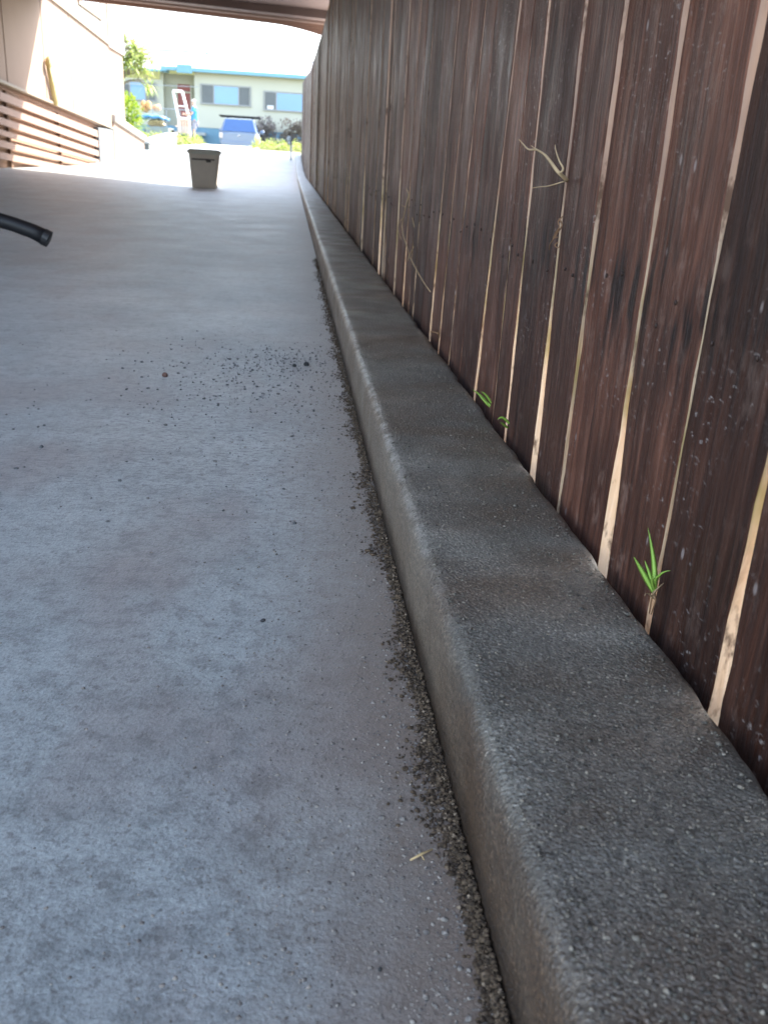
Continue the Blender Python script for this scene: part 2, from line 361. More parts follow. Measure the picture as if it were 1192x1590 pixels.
for i in range(len(B)-1):
    b0, b1 = B[i], B[i+1]; ym = (b0[0]+b1[0])/2; base = P(ym); zt = ftop(ym)+random.uniform(-.012, .012)
    near = ym < 3.2
    zs = [.035+j*.03 for j in range(26)] if near else [.03, .3, .7]
    zs = [z for z in zs if z < .8] + [1.1, 1.4]; zs = zs + [zt-base]
    xo = random.uniform(-.0035, .0035); tilt = random.uniform(-.003, .003)
    if near and ym < 2.7: xo *= .25; tilt = -.0022 if abs(b1[0]-.81) < .01 or abs(b1[0]-1.095) < .01 else -.0007; th = .013 if near else .018
    jl = 0; jr = 0; vs = []
    zoff = random.uniform(-.008, .008)
    for j, z in enumerate(zs):
        c0, g0 = lerp3(b0, z, zt); c1, g1 = lerp3(b1, z, zt)
        if near: jl = .55*jl+random.uniform(-.0015, .0015); jr = .55*jr+random.uniform(-.0015, .0015)
        y0 = c0+g0/2+jl; y1 = c1-g1/2+jr; zz = base+z+(zoff if j == 0 else 0); e = .0012
        xa = FX+xo+random.uniform(-.0004, .0004)
        vs += [(xa+tilt+e, y0, zz), (xa+tilt, y0+e, zz), (xa-tilt, y1-e, zz), (xa-tilt+e, y1, zz), (xa-tilt+th, y1, zz), (xa+tilt+th, y0, zz)]
    fs = []; ms = []
    for j in range(len(zs)-1):
        for k in range(6):
            fs.append((j*6+k, (j+1)*6+k, (j+1)*6+(k+1) % 6, j*6+(k+1) % 6)); ms.append([0, 0, 0, 1, 1, 1][k])
    fs += [(0, 1, 2, 3, 4, 5), tuple(len(vs)-6+k for k in (5, 4, 3, 2, 1, 0))]; ms += [0, 1]
    mb = MB() if ym > -.4 and nplank < 99 else rest
    b_ = len(mb.v)
    if mb is not rest:
        mb.v = [(v[0]-FX, v[1]-ym, v[2]-base) for v in vs]; mb.f = fs; mb.m = ms
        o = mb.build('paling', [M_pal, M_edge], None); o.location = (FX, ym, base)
        o.parent = fence; o.matrix_parent_inverse = Matrix.Translation(-fence.location); nplank += 1
    else:
        mb.v += vs; mb.f += [tuple(b_+q for q in f) for f in fs]; mb.m += ms
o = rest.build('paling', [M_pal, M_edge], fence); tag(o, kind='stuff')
for zr in (.345, 1.45):
    ysr = [-.8, 11, 19, 23, 27, 31]
    for ya, yb in zip(ysr, ysr[1:]):
        za = P(ya)+zr; zb = P(yb)+zr; x0 = FX+.0225; x1 = x0+.05; mb = MB()
        mb.hexa([(x0, ya, za-.04), (x1, ya, za-.04), (x1, yb-.004, zb-.04), (x0, yb-.004, zb-.04), (x0, ya, za+.04), (x1, ya, za+.04), (x1, yb-.004, zb+.04), (x0, yb-.004, zb+.04)])
        mb.build('rail', M_rail, fence)
for yp in [-.2+2.35*i for i in range(14)]:
    mb = MB(); mb.box(FX+.074, FX+.164, yp, yp+.09, P(yp)-.1, ftop(yp)-.1); mb.build('post', M_rail, fence, bevel=.004)
# nail heads and their dark weep marks, one pair per paling
nm = MB()
for i in range(len(B)-1):
    b0, b1 = B[i], B[i+1]
    ym = (b0[0]+b1[0])/2
    if ym > 9 or ym < .2 or random.random() < .25: continue
    for q in (random.uniform(.2, .4), random.uniform(.6, .8)):
        yy = b0[0]+(b1[0]-b0[0])*q+random.uniform(-.006, .006); z = P(yy)+.345+random.uniform(-.018, .018)
        nm.ball((FX-.0022, yy, z), .0014, .0017, .0024, n=7, mm=4)
nm = nm.build('nail', M_nail, fence, smooth=True); tag(nm, kind='stuff')

# ------------------------------------------------------------ grit, sand, crumbs
def scatter(name, n, fx, fr, mt, cat, label, seed, flat=.7):
    r = np.random.default_rng(seed); pos = fx(r, n); rad = fr(r, len(pos))
    o = rocks(pos, rad, flat, seed).build(name, mt, smooth=True)
    return tag(o, label, cat, kind='stuff')
def ylog(r, n, a_, b_): return np.exp(r.uniform(math.log(a_), math.log(b_), n))
def f1(r, n):
    y = ylog(r, n, .28, 4.5); x = .1285-np.abs(r.normal(0, 1, n))*(.005+.010*(.5+.5*np.sin(y*7+2*np.sin(y*19)))*r.uniform(.3, 1.4, n))
    return np.stack([x, y, .0006+np.clip(.009-(.1285-x), 0, 1)*r.uniform(.2, .9, n)], 1)
scatter('gutter_grit', 12000, f1, lambda r, n: r.gamma(2.4, .00036, n)+.0003, M_grit, 'grit', 'dark brown sand and grit gathered along the foot of the kerb', 11)
def f2(r, n):
    y = ylog(r, n, .28, 1.8); x = .128-r.exponential(.075, n)
    return np.stack([x, y, np.full(n, .0002)], 1)
scatter('loose_sand', 7000, f2, lambda r, n: r.gamma(2., .00027, n)+.0002, M_sand, 'sand', 'pale loose sand grains strewn over the driveway near the kerb', 12, .6)
def f3(r, n):
    y = ylog(r, n, .2, 1.9); x = r.uniform(.142, .3, n)
    return np.stack([x, y, np.full(n, .0953)], 1)
scatter('kerb_sand', 11000, f3, lambda r, n: r.gamma(2.3, .00024, n)+.00025, M_ksand, 'sand', 'tiny sand grains lying on top of the dark kerb', 13, .6)
def f4(r, n):
    k = int(n*.55)
    c = np.stack([r.normal(-.08, .13, k), r.normal(1.92, .22, k)], 1)
    a_ = np.stack([r.normal(.0, .06, n//4), r.normal(2.12, .10, n//4)], 1)
    b_ = np.stack([r.uniform(-.65, .11, n-k-n//4), ylog(r, n-k-n//4, 1.1, 2.5)], 1)
    p = np.concatenate([c, a_, b_]); p = p[p[:, 0] < .12]
    return np.column_stack([p, np.full(len(p), .0008)])
scatter('soil_crumbs', 1700, f4, lambda r, n: np.where(np.arange(n) < n*.8, r.gamma(1.3, .0006, n)+.0004, r.gamma(1.5, .0006, n)+.0003), M_crumb, 'soil', 'scattered dark soil crumbs across the middle of the driveway', 14, .7)

def pebble(name, x, y, r, col, label, cat='pebble', seed=1, z=0):
    mb = rocks(np.array([[0, 0, 0.]]), np.array([r]), .85, seed)
    o = mb.build(name, simple(name+'_stone', col, .8, .3, 200), smooth=False); o.location = (x, y, z+r*.5)
    s = o.modifiers.new('sub', 'SUBSURF'); s.levels = 2; s.render_levels = 2
    return tag(o, label, cat)
pebble('pebble', -.26, 1.93, .0085, (.14, .075, .06), 'small reddish brown pebble at the left end of the soil crumbs on the driveway', seed=3)
pebble('soil_clod', .042, 2.085, .0075, (.03, .03, .032), 'dark soil clod on the driveway close to the kerb', 'soil clod', 4)
pebble('soil_clod', .015, 2.07, .0055, (.035, .035, .036), 'flatter dark clod just left of the biggest soil clod', 'soil clod', 6)
pebble('pebble', -.022, .836, .0030, (.04, .04, .042), 'tiny lone dark pebble midway down the near driveway', seed=5)
pebble('pebble', .06, .399, .0022, (.04, .04, .04), 'dark speck of stone at the very bottom of the driveway', seed=8)

# straw
mb = MB(); mb.tube([(.089, .487, .0022), (.097, .4915, .003), (.106, .497, .0022)], [.0007, .0009, .0006], 6)
mb.tube([(.097, .4915, .0028), (.099, .488, .0008)], [.0006, .0004], 5)
tag(mb.build('straw', simple('straw_yellow', (.55, .40, .2), .7), smooth=True), 'short pale yellow straw lying on the near driveway beside the kerb', 'straw')

# ------------------------------------------------------------ weeds and roots at the fence
M_blade = simple('grass_blade_green', (.24, .40, .06), .5, .3, 60)
M_root = simple('root_tan', (.42, .30, .17), .75, .3, 80)
M_root2 = simple('root_brown', (.20, .11, .055), .8, .3, 80)
def blade(mb, p0, p1, bow, w_, n=10):
    p0 = Vector(p0); p1 = Vector(p1); b = Vector(bow); L = []
    for i in range(n+1):
        t = i/n; c = p0.lerp(p1, t)+b*4*t*(1-t); L.append(c)
    vs = []; fs = []
    for i, c in enumerate(L):
        t = i/n; ww = w_*(1-t**2.2)*(.65+.35*math.sin(min(1, t*3)*math.pi/2))+.00008
        tg = (L[min(i+1, n)]-L[max(i-1, 0)]).normalized(); s_ = tg.cross(Vector((-.55, -.8, .25)).normalized()).normalized()
        nn = tg.cross(s_).normalized()
        vs += [c-s_*ww+nn*ww*.25, c-nn*ww*.2, c+s_*ww+nn*ww*.25, c+nn*ww*.05]
    for i in range(n):
        for k in range(4): fs.append((i*4+k, i*4+(k+1) % 4, (i+1)*4+(k+1) % 4, (i+1)*4+k))
    mb.add(vs, fs)
def px3(x, y, X=FX-.012): return atX(x, y, X)
wr = empty('grass_weed', px3(1012, 940), 'bright green grass weed growing from the crevice between kerb and fence', 'weed')
def weedblade(a_, b_, bow, w_, X1=None):
    mb = MB(); p0 = px3(*a_); p1 = px3(*b_, X=X1 or FX-.012); blade(mb, p0, p1, bow, w_)
    return mb.build('blade', M_blade, wr, smooth=True)
weedblade((1015, 918), (1005, 819), (0, -.006, .0), .0027, FX-.014)
weedblade((1014, 920), (983, 864), (-.001, .002, .002), .0027, FX-.030)
weedblade((1014, 916), (1000, 870), (0, 0, .001), .0021, FX-.020)
weedblade((1014, 914), (1041, 886), (-.003, 0, .004), .0014, FX-.006)
weedblade((1017, 914), (1022, 893), (-.002, 0, .001), .0022, FX-.015)
weedblade((1016, 917), (1014, 895), (-.002, 0, .001), .0015, FX-.02)
mb = MB(); mb.tube([px3(1015, 918), px3(1011, 930), px3(1009, 943)-Vector((0, 0, .006))], [.0011, .0008, .0007], 6)
mb.tube([px3(1016, 919), px3(1017, 933), px3(1012, 944)-Vector((0, 0, .006))], [.0008, .0007, .0005], 6)
mb.build('root', M_root2, wr, smooth=True)
mb = MB(); blade(mb, px3(1016, 925), px3(1030, 905, X=FX-.02), (-.004, 0, -.003), .0012); blade(mb, px3(1014, 930), px3(1000, 926, X=FX-.03), (-.002, 0, .004), .0010)
mb.build('dead_blade', M_root, wr, smooth=True)
def sprig(pts, label):
    mb = MB()
    for (a_, b_, bow) in pts: blade(mb, px3(*a_), px3(*b_, X=FX-.03), bow, .0022)
    return tag(mb.build('grass_sprig', M_blade, smooth=True), label, 'grass', 'grass sprigs at the foot of the fence')
sprig([((761, 630), (733, 605), (-.003, 0, .004)), ((760, 632), (742, 612), (-.002, 0, .002)), ((762, 626), (746, 608), (0, 0, .003))], 'thin green grass sprig lying low, the farther of the two behind the kerb')
sprig([((790, 658), (772, 652), (-.002, 0, .006)), ((788, 665), (775, 655), (-.002, 0, .002))], 'pale green grass sprig bent over the kerb edge, nearer of the two')

def rootobj(name, lines, mt, label, cat, X=FX-.006):
    mb = MB()
    for pts, r0, r1 in lines:
        P3 = []
        for p in pts: P3.append(px3(p[0], p[1], X-(p[2] if len(p) > 2 else 0)))
        # smooth the path
        Q = []
        for i in range(len(P3)-1):
            for t in (0, .25, .5, .75):
                p_1 = P3[max(i-1, 0)]; p0 = P3[i]; p1 = P3[i+1]; p2 = P3[min(i+2, len(P3)-1)]
                Q.append(.5*((2*p0)+(p1-p_1)*t+(2*p_1-5*p0+4*p1-p2)*t*t+(3*p0-p_1-3*p1+p2)*t**3))
        Q.append(P3[-1]); k = len(Q)
        mb.tube(Q, [r0+(r1-r0)*i/(k-1) for i in range(k)], 6)
    return tag(mb.build(name, mt, smooth=True), label, cat)
rootobj('dry_root', [([(880, 280, -.004), (866, 267, .01), (855, 252, .014), (845, 240, .016), (832, 232, .018)], .0026, .0012),
                     ([(832, 232, .018), (820, 232, .018), (812, 224, .02), (805, 216, .022)], .0014, .0005),
                     ([(832, 232, .018), (824, 226, .02)], .0009, .0004),
                     ([(880, 280, -.004), (868, 284, .008), (850, 289, .010), (838, 290, .010), (826, 292, .010)], .0009, .0005),
                     ([(870, 268, .008), (874, 262, .006), (868, 250, .008), (863, 236, .010), (861, 225, .010)], .0016, .0004)], M_root,
        'pale dry branching root poking out of a gap high on the fence', 'root')
rootobj('curly_root', [([(873, 336, 0), (866, 344, .005), (868, 352, .004), (862, 362, .006), (858, 370, .006), (865, 368, .004)], .0008, .0006),
                       ([(868, 340, .002), (872, 350, .006), (866, 360, .004), (858, 372, .008), (853, 380, .006), (852, 388, .004)], .0010, .0005),
                       ([(866, 376, .002), (861, 381, .005), (866, 385, .005), (869, 379, .003)], .0008, .0005)], M_root2,
        'small curled brown root hanging in a fence gap below the branching root', 'root')
rootobj('dry_vine', [([(631, 293, .002), (634, 302, .01), (631, 316, .012), (627, 334, .012), (624, 350, .008), (626, 365, .010), (632, 384, .010), (636, 398, .010), (648, 422, .012), (660, 442, .010), (668, 453, .004)], .0016, .0011),
                     ([(635, 398, .010), (642, 383, .014)], .0013, .0007), ([(635, 398, .010), (632, 406, .014)], .0011, .0005),
                     ([(624, 340, .008), (617, 352, .014), (623, 372, .008)], .001, .0006), ([(630, 322, .01), (622, 318, .014)], .001, .0005),
                     ([(640, 338, .004), (643, 353, .003)], .0012, .0008)], M_root,
        'thin dry vine stem trailing down the face of the fence', 'vine')
rootobj('dry_root', [([(669, 515, .004), (675, 516, .012), (681, 519, .008), (680, 528, .002)], .0022, .0014), ([(681, 519, .008), (679, 512, .012)], .0014, .0007)], M_root2,
        'short brown root stub at the foot of the fence beyond the grass sprigs', 'root')

# ------------------------------------------------------------ black pipe at the left
mb = MB(); pts = [(-.868, 3.5, .128), (-.92, 3.5, .152), (-.98, 3.5, .172), (-1.05, 3.5, .190), (-1.14, 3.5, .203), (-1.25, 3.5, .209), (-1.45, 3.5, .2), (-1.7, 3.5, .16), (-1.95, 3.52, .09), (-2.15, 3.55, .035), (-2.4, 3.6, .03)]
pipe = empty('black_pipe', (-2.4, 3.6, 0), 'black flexible pipe end curving into view above the driveway at left', 'pipe')
mb.tube(pts, [.029, .027]+[.026]*9, 20)
mb.build('tube', simple('black_rubber', (.012, .012, .014), .5, .3, 30), pipe, smooth=True)
mb = MB(); t_ = (Vector(pts[0])-Vector(pts[1])).normalized(); p_ = Vector(pts[0])
mb.tube([p_-t_*.02, p_+t_*.002], [.031, .030], 20); mb.tube([p_+t_*.002, p_+t_*.0035], [.026, .024], 20)
mb.build('end_collar', simple('black_plastic', (.02, .02, .022), .4, .2, 20), pipe)

# ------------------------------------------------------------ tapered bin
bx, by = -1.17, 13.35
bn = empty('waste_bin', (bx, by, 0), 'grey square tapered bin standing alone on the driveway at the edge of the sun', 'bin')
M_bin = simple('bin_plastic', (.74, .68, .60), .5, .12, 8)
def frust(mb, c, z0, z1, w0, w1, d0, d1, ch=.12):
    vs = []
    for z, wx, dy in ((z0, w0, d0), (z1, w1, d1)):
        hx, hy = wx/2, dy/2; cx_, cy_ = hx*(1-ch), hy*(1-ch)
        for sx, sy in ((cx_, -hy), (hx, -cy_), (hx, cy_), (cx_, hy), (-cx_, hy), (-hx, cy_), (-hx, -cy_), (-cx_, -hy)):
            vs.append((c[0]+sx, c[1]+sy, z))
    mb.add(vs, [(i, (i+1) % 8, 8+(i+1) % 8, 8+i) for i in range(8)]+[tuple(range(7, -1, -1)), tuple(range(8, 16))])
mb = MB(); frust(mb, (bx, by), 0, .43, .325, .395, .325, .395)
mb.build('body', M_bin, bn, bevel=.006)
mb = MB(); frust(mb, (bx, by), .43, .478, .425, .435, .425, .435); mb.build('rim', simple('bin_rim_plastic', (.66, .68, .62), .5, .1, 8), bn, bevel=.008)
mb = MB(); frust(mb, (bx, by), .478, .492, .40, .37, .40, .37); mb.build('lid', simple('bin_lid_plastic', (.34, .35, .33), .5, .1, 8), bn, bevel=.006)
mb = MB(); mb.box(bx-.15, bx+.15, by-.213, by-.195, .355, .372); mb.box(bx+.04, bx+.10, by-.222, by-.195, .33, .372)
mb.build('handle', simple('bin_handle_plastic', (.06, .05, .05), .5, .1, 8), bn, bevel=.003)

# ------------------------------------------------------------ roof over the driveway
car = empty('carport_roof', (0, 6, 0), 'brown roof slab and beam spanning the driveway overhead', 'roof')
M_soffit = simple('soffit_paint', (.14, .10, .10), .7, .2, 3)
M_beam = simple('beam_paint', (.30, .19, .16), .6, .15, 4)
def zs_(x): return 2.19+.115*(.42-x)
def yb_(x): return 14.55+.61*(.42-x)
mb = MB(); x0, x1, yq = -4.08, 2.1, 1.1; xm = x0  # unseen overhang past the fence and cut-back rear edge shaped for the light
mb.hexa([(x0, yq, zs_(xm)+.16), (x1, yq, zs_(x1)+.16), (x1, yb_(x1), zs_(x1)+.16), (x0, yb_(xm), zs_(xm)+.16), (x0, yq, zs_(xm)+.34), (x1, yq, zs_(x1)+.34), (x1, yb_(x1), zs_(x1)+.34), (x0, yb_(xm), zs_(xm)+.34)])
mb.build('slab', M_soffit, car)
def beamseg(xa, xb, dy0, dy1, z0, z1, name, mt):
    mb = MB()
    mb.hexa([(xa, yb_(xa)+dy0, zs_(xa)+z0), (xb, yb_(xb)+dy0, zs_(xb)+z0), (xb, yb_(xb)+dy1, zs_(xb)+z0), (xa, yb_(xa)+dy1, zs_(xa)+z0),
             (xa, yb_(xa)+dy0, zs_(xa)+z1), (xb, yb_(xb)+dy0, zs_(xb)+z1), (xb, yb_(xb)+dy1, zs_(xb)+z1), (xa, yb_(xa)+dy1, zs_(xa)+z1)])
    return mb.build(name, mt, car)
beamseg(-4.08, 2.1, .0, .1, 0, .34, 'fascia', M_beam)
beamseg(-4.08, 2.1, -.12, -.003, .05, .155, 'beam', simple('beam_light', (.34, .25, .23), .6, .15, 4))
beamseg(-4.08, 2.1, -.55, -.30, .06, .155, 'beam', M_soffit)
mb = MB(); xa, xb = -.35, .50    # curved bracket where the fascia meets the fence
N_ = 8
for i in range(N_):
    t0, t1 = i/N_, (i+1)/N_; u0 = xa+(xb-xa)*t0; u1 = xa+(xb-xa)*t1; d0 = .10*t0**2; d1 = .10*t1**2
    mb.hexa([(u0, yb_(u0)+.02, zs_(u0)-d0-.002), (u1, yb_(u1)+.02, zs_(u1)-d1-.002), (u1, yb_(u1)+.08, zs_(u1)-d1-.002), (u0, yb_(u0)+.08, zs_(u0)-d0-.002),
             (u0, yb_(u0)+.02, zs_(u0)-.001), (u1, yb_(u1)+.02, zs_(u1)-.001), (u1, yb_(u1)+.08, zs_(u1)-.001), (u0, yb_(u0)+.08, zs_(u0)-.001)])
mb.build('bracket', M_beam, car)
for (xx, yy) in ((1.95, 13.3), (1.95, 7.5), (1.95, 1.3), (-3.95, 7), (-3.95, 1.3)):
    mb = MB(); mb.box(xx-.06, xx+.06, yy-.06, yy+.06, G(xx, yy)-.1, zs_(xx)+.158); mb.build('post', M_beam, car, bevel=.005)

# ------------------------------------------------------------ house wall on the left
WX = -4.1
hs = empty('house', (WX, 18, 0), 'peach clad house wall with a slatted base along the left of the driveway', 'house')
a = N('peach_sheet', .75, .3)
col = a.mix(a.noise(1.5, 4), (.25, .17, .125), (.31, .215, .16)); M_peach = a.out(col, a.bump(a.noise(40, 3), .15, .004))
M_slat = simple('slat_paint', (.28, .175, .13), .65, .2, 5)
M_trim = simple('trim_cream', (.28, .22, .16), .6, .1, 5)
M_void = simple('underfloor_dark', (.15, .085, .05), .9, .3, 4)
M_pier = simple('pier_render', (.12, .13, .135), .85, .15, 6, bump=.3)
def zl(y): return 1.24 - (y-14.4)/(21.3-14.4)*.36      # sloping foot of the sheeting
def panelX(mb, y0, y1, zf0, zf1, xo=0, th=.06, mi=0):
    p = [(WX+xo-th, y0, zf0(y0)), (WX+xo, y0, zf0(y0)), (WX+xo, y1, zf0(y1)), (WX+xo-th, y1, zf0(y1)),
         (WX+xo-th, y0, zf1(y0)), (WX+xo, y0, zf1(y0)), (WX+xo, y1, zf1(y1)), (WX+xo-th, y1, zf1(y1))]
    mb.hexa(p, mi)
edges = [1.2, 4.6, 8.0, 11.4, 12.4, 14.9, 17.15, 19.15, 21.35, 23.05]  # nearest panels are out of view, added to cut light from the left
for ya, yb in zip(edges, edges[1:]):
    mb = MB(); panelX(mb, ya+.022, yb-.022, lambda y: zl(min(max(y, 12.4), 21.3)), lambda y: 2.72 - (y-18)*.03 if y > 11.9 else 2.55); mb.build('sheet_panel', M_peach, hs, bevel=.004)
mb = MB(); panelX(mb, 23.06, 24.98, lambda y: .98, lambda y: 2.55, -.02); mb.build('sheet_panel', M_peach, hs)
mb = MB(); panelX(mb, 11, 24.98, lambda y: 2.0 if y < 12 else 2.0, lambda y: 2.0+.001, -.07, .02)
panelX(mb, 11, 25.0, lambda y: .05, lambda y: 4.6, -.09, .1); panelX(mb, 1.2, 10.99, lambda y: -.05, lambda y: zs_(WX)+.15, -.09, .1); mb.build('inner_wall', simple('seam_brown', (.34, .21, .14), .8), hs)  # near stretch is unseen, added to shade the driveway
mb = MB(); panelX(mb, 11, 23.05, lambda y: 2.72-(y-18)*.03+.002, lambda y: 2.82-(y-18)*.03, .04, .1); mb.build('trim', M_trim, hs, bevel=.006)
mb = MB(); panelX(mb, 11, 23.05, lambda y: 2.822-(y-18)*.03, lambda y: 4.6, 0, .06)
mb.build('upper_wall', simple('upper_cladding', (.22, .185, .155), .7, .12, 3), hs)
mb = MB(); panelX(mb, 20.2, 22.3, lambda y: 3.05, lambda y: 4.4, .012, .01); wf = mb.build('window', simple('window_blueglass', (.2, .27, .33), .15, .1), hs)
mb = MB(); panelX(mb, 20.1, 20.198, lambda y: 2.98, lambda y: 4.47, .03, .029); panelX(mb, 22.302, 22.4, lambda y: 2.98, lambda y: 4.47, .03, .029); panelX(mb, 20.2, 22.3, lambda y: 2.98, lambda y: 3.048, .03, .029)
mb.build('window_frame', M_trim, hs)
mb = MB(); panelX(mb, 23.052, 24.99, lambda y: 2.552, lambda y: 4.6, .03, .1); mb.build('corner_panel', simple('corner_cladding', (.50, .43, .36), .7, .12, 3), hs)
mb = MB(); panelX(mb, 11, 23.05, lambda y: zl(min(y, 21.3))-.045, lambda y: zl(min(y, 21.3))-.003, .035, .09); mb.build('sill', M_trim, hs, bevel=.006)
# slats: (z at y=14.4, z at y=21.3) of each dark opening, slats fill between
gl = [(1.143, .801), (.962, .60), (.80, .40), (.635, .22), (.49, .09), (.33, -.05), (.17, -.2)]
tops = [(1.195, .835)] + gl
def zline(a_, b_, y): return a_+(b_-a_)*(y-14.4)/6.9
for i in range(len(tops)-1):
    (a0, b0), (a1, b1) = tops[i], tops[i+1]
    mb = MB(); ysl = [11+.43*k for k in range(25)]
    for y0, y1 in zip(ysl, ysl[1:]):
        def lo(y): return max(zline(a1, b1, y)+.035, G(WX, y)-.02)
        def hi(y): return max(zline(a0, b0, y)-.035 if i else zline(a0, b0, y)-.02, lo(y)+.001)
        if hi(y0) > G(WX, y0) or hi(y1) > G(WX, y1): panelX(mb, y0, y1, lo, hi, .0, .03)
    if mb.v: mb.build('slat', M_slat, hs, weld=True)
for y0, y1 in [(12.3, 12.36), (14.85, 14.92), (18.0, 18.06)]:
    mb = MB(); panelX(mb, y0, y1, lambda y: G(WX, y), lambda y: zline(1.19, .83, y)-.03, -.032, .04); mb.build('slat_batten', M_void, hs)
mb = MB(); panelX(mb, 21.32, 23.05, lambda y: -.1, lambda y: .83, .02, .3); mb.build('pier', M_pier, hs, bevel=.01)
mb = MB(); p0, p1 = atX(74, 97, WX+.05), atX(87, 162, WX+.05)
mb.tube([p0, (p0+p1)/2+Vector((0, .02, 0)), p1], [.035, .045, .045], 8); mb.ball(p0+Vector((.02, 0, 0)), .05, .08, .09, jit=.2)
mb.build('downpipe', simple('pipe_ochre', (.45, .36, .16), .7, .2), hs, smooth=True)

# low stepped wall with sloping cap
lw = empty('low_wall', (WX, 26, .2), 'low peach garden wall with a sloping white cap beyond the house corner', 'wall')
def cz(y): return 1.14-(y-23.4)*.078
mb = MB()
for y0, y1 in [(23.06+.57*i, 23.06+.57*(i+1)) for i in range(8)]:
    panelX(mb, y0, y1, lambda y: G(WX, y)-.1, lambda y: cz(y)-.17, .03, .25)
mb.build('wall_body', M_peach, lw, weld=True)
mb = MB(); panelX(mb, 23.06, 27.72, lambda y: cz(y)-.168, cz, .09, .38); mb.build('cap', simple('cap_white', (.36, .33, .29), .7, .08), lw, bevel=.03)
bw = empty('block_wall', (WX, 32, .6), 'short white block retaining wall near the top of the driveway', 'wall')
mb = MB()
for y0, y1 in [(28.7+.7*i, 28.7+.7*(i+1)) for i in range(10)]:
    panelX(mb, y0, y1, lambda y: G(WX, y)-.1, lambda y: .60+(y-28.7)*.055, 0, .35)
mb.build('wall_body', simple('block_white', (.12, .13, .12), .85, .1, 5, bump=.3), bw, weld=True)
mb = MB(); panelX(mb, 28.66, 35.75, lambda y: .602+(y-28.7)*.055, lambda y: .66+(y-28.7)*.055, .03, .41); mb.build('cap', simple('cap_white_block', (.3, .31, .3), .8, .08), bw, bevel=.01)

# ------------------------------------------------------------ far house
HY = 54.0
def fh(x, y, Y=HY): return atY(x, y, Y)
far = empty('far_house', (-4, HY, .6), 'pale single storey house with blue gutter and white roof across the road', 'house')
M_fw = simple('house_cream', (.55, .54, .44), .8, .06, .6)
M_blue = simple('gutter_blue', (.20, .40, .50), .5, .1, 2)
M_roofw = simple('roof_white', (.75, .77, .80), .35, .06, 3)
M_gl = simple('window_glass_blue', (.16, .34, .55), .12, .15, .5, spec=.8)
M_scr = simple('window_screen_grey', (.16, .17, .17), .7, .15, 3)
M_fr = simple('window_frame_grey', (.34, .34, .33), .6, .1)
GZ = 4.5
xl, xr = -12.5, 7.0; xe0, xe1 = -6.95, -5.2        # recessed entry between xe0 and xe1
mb = MB(); mb.box(xe1, xr, HY, HY+.2, 1.72, GZ-.06); mb.box(xl, xe0, HY+.9, HY+1.1, 1.72, GZ-.5); mb.box(xe0, xe1, HY+1.6, HY+1.8, 1.72, GZ-.12)
mb.box(xe1, xe1+.2, HY+.201, HY+1.6, 1.72, GZ-.06); mb.box(xe0-.2, xe0, HY+1.101, HY+1.6, 1.72, GZ-.12)
mb.box(xe0-.0, xe1-.0, HY+1.55, HY+1.599, GZ-.6, GZ-.13); mb.build('wall', M_fw, far)
mb = MB(); mb.box(xe0, xr, HY+.03, HY+1.6, .3, 1.719); mb.box(xl, xe0, HY+.93, HY+1.6, .3, 1.719); mb.build('plinth', simple('plinth_blue', (.16, .29, .38), .8, .25, 1.2), far)
mb = MB(); mb.box(-6.6, xr, HY-.5, HY-.38, GZ-.10, GZ+.1); mb.box(-6.9, -6.6, HY-.5, HY+.8, GZ-.16, GZ+.1); mb.box(-6.05, -5.25, HY-.6, HY-.5, GZ-.2, GZ+.22)
mb.box(xl, -6.9, HY+.4, HY+.5, GZ-.14, GZ-.0); mb.build('gutter', M_blue, far, bevel=.02)
mb = MB(); mb.box(-6.6, xr, HY-.379, HY-.001, GZ-.055, GZ-.03); mb.build('soffit', simple('soffit_cream', (.6, .52, .35), .8), far)
mb = MB()
rid = 5.85
mb.add([(-6.9, HY-.48, GZ+.1), (xr+.5, HY-.48, GZ+.1), (1.8, HY+7, rid), (-5.2, HY+6, rid+.05), (xl, HY+.45, GZ+.0), (-6.9, HY+.45, GZ+.0), (xl, HY+7, rid), (xr+.5, HY+16, GZ), (xl, HY+16, GZ)],
       [(0, 1, 2, 3), (4, 5, 3, 6), (5, 0, 3), (1, 7, 2), (7, 8, 6, 3, 2), (8, 4, 6)])
rf = mb.build('roof', M_roofw, far); s_ = rf.modifiers.new('s', 'SOLIDIFY'); s_.thickness = .06
mb = MB(); mb.tube([(-5.3, HY+6, rid+.1), (-2.2, HY+6.6, rid+.03), (1.8, HY+7, rid+.05), (xr+.5, HY-.4, GZ+.16)], .08, 6); mb.tube([(xl, HY+7, rid+.05), (-5.3, HY+6, rid+.1)], .08, 6)
mb.build('ridge_cap', simple('ridge_grey', (.30, .33, .36), .6), rf)
vb = fh(323, 84, HY+5.5); mb = MB(); mb.tube([vb-Vector((0, 0, .35)), vb-Vector((0, 0, .1))], .12, 10); mb.ball(vb, .17, .17, .15); mb.build('roof_vent', simple('vent_grey', (.3, .36, .35), .5), rf, smooth=True)
at_ = fh(277, 86, HY+6)
mb = MB(); mb.tube([at_-Vector((0, 0, .3)), fh(276, 15, HY+6)], .025, 6)
for (dy, ln) in ((22, .35), (30, .5), (38, .3)):
    c = fh(276.3, dy, HY+6); mb.tube([c-Vector((ln/2, 0, .06)), c+Vector((ln/2, 0, .06))], .018, 5)
mb.tube([fh(275, 20, HY+6), fh(277.5, 42, HY+6)], .022, 5)
mb.build('antenna', simple('antenna_grey', (.35, .38, .4), .5), rf)
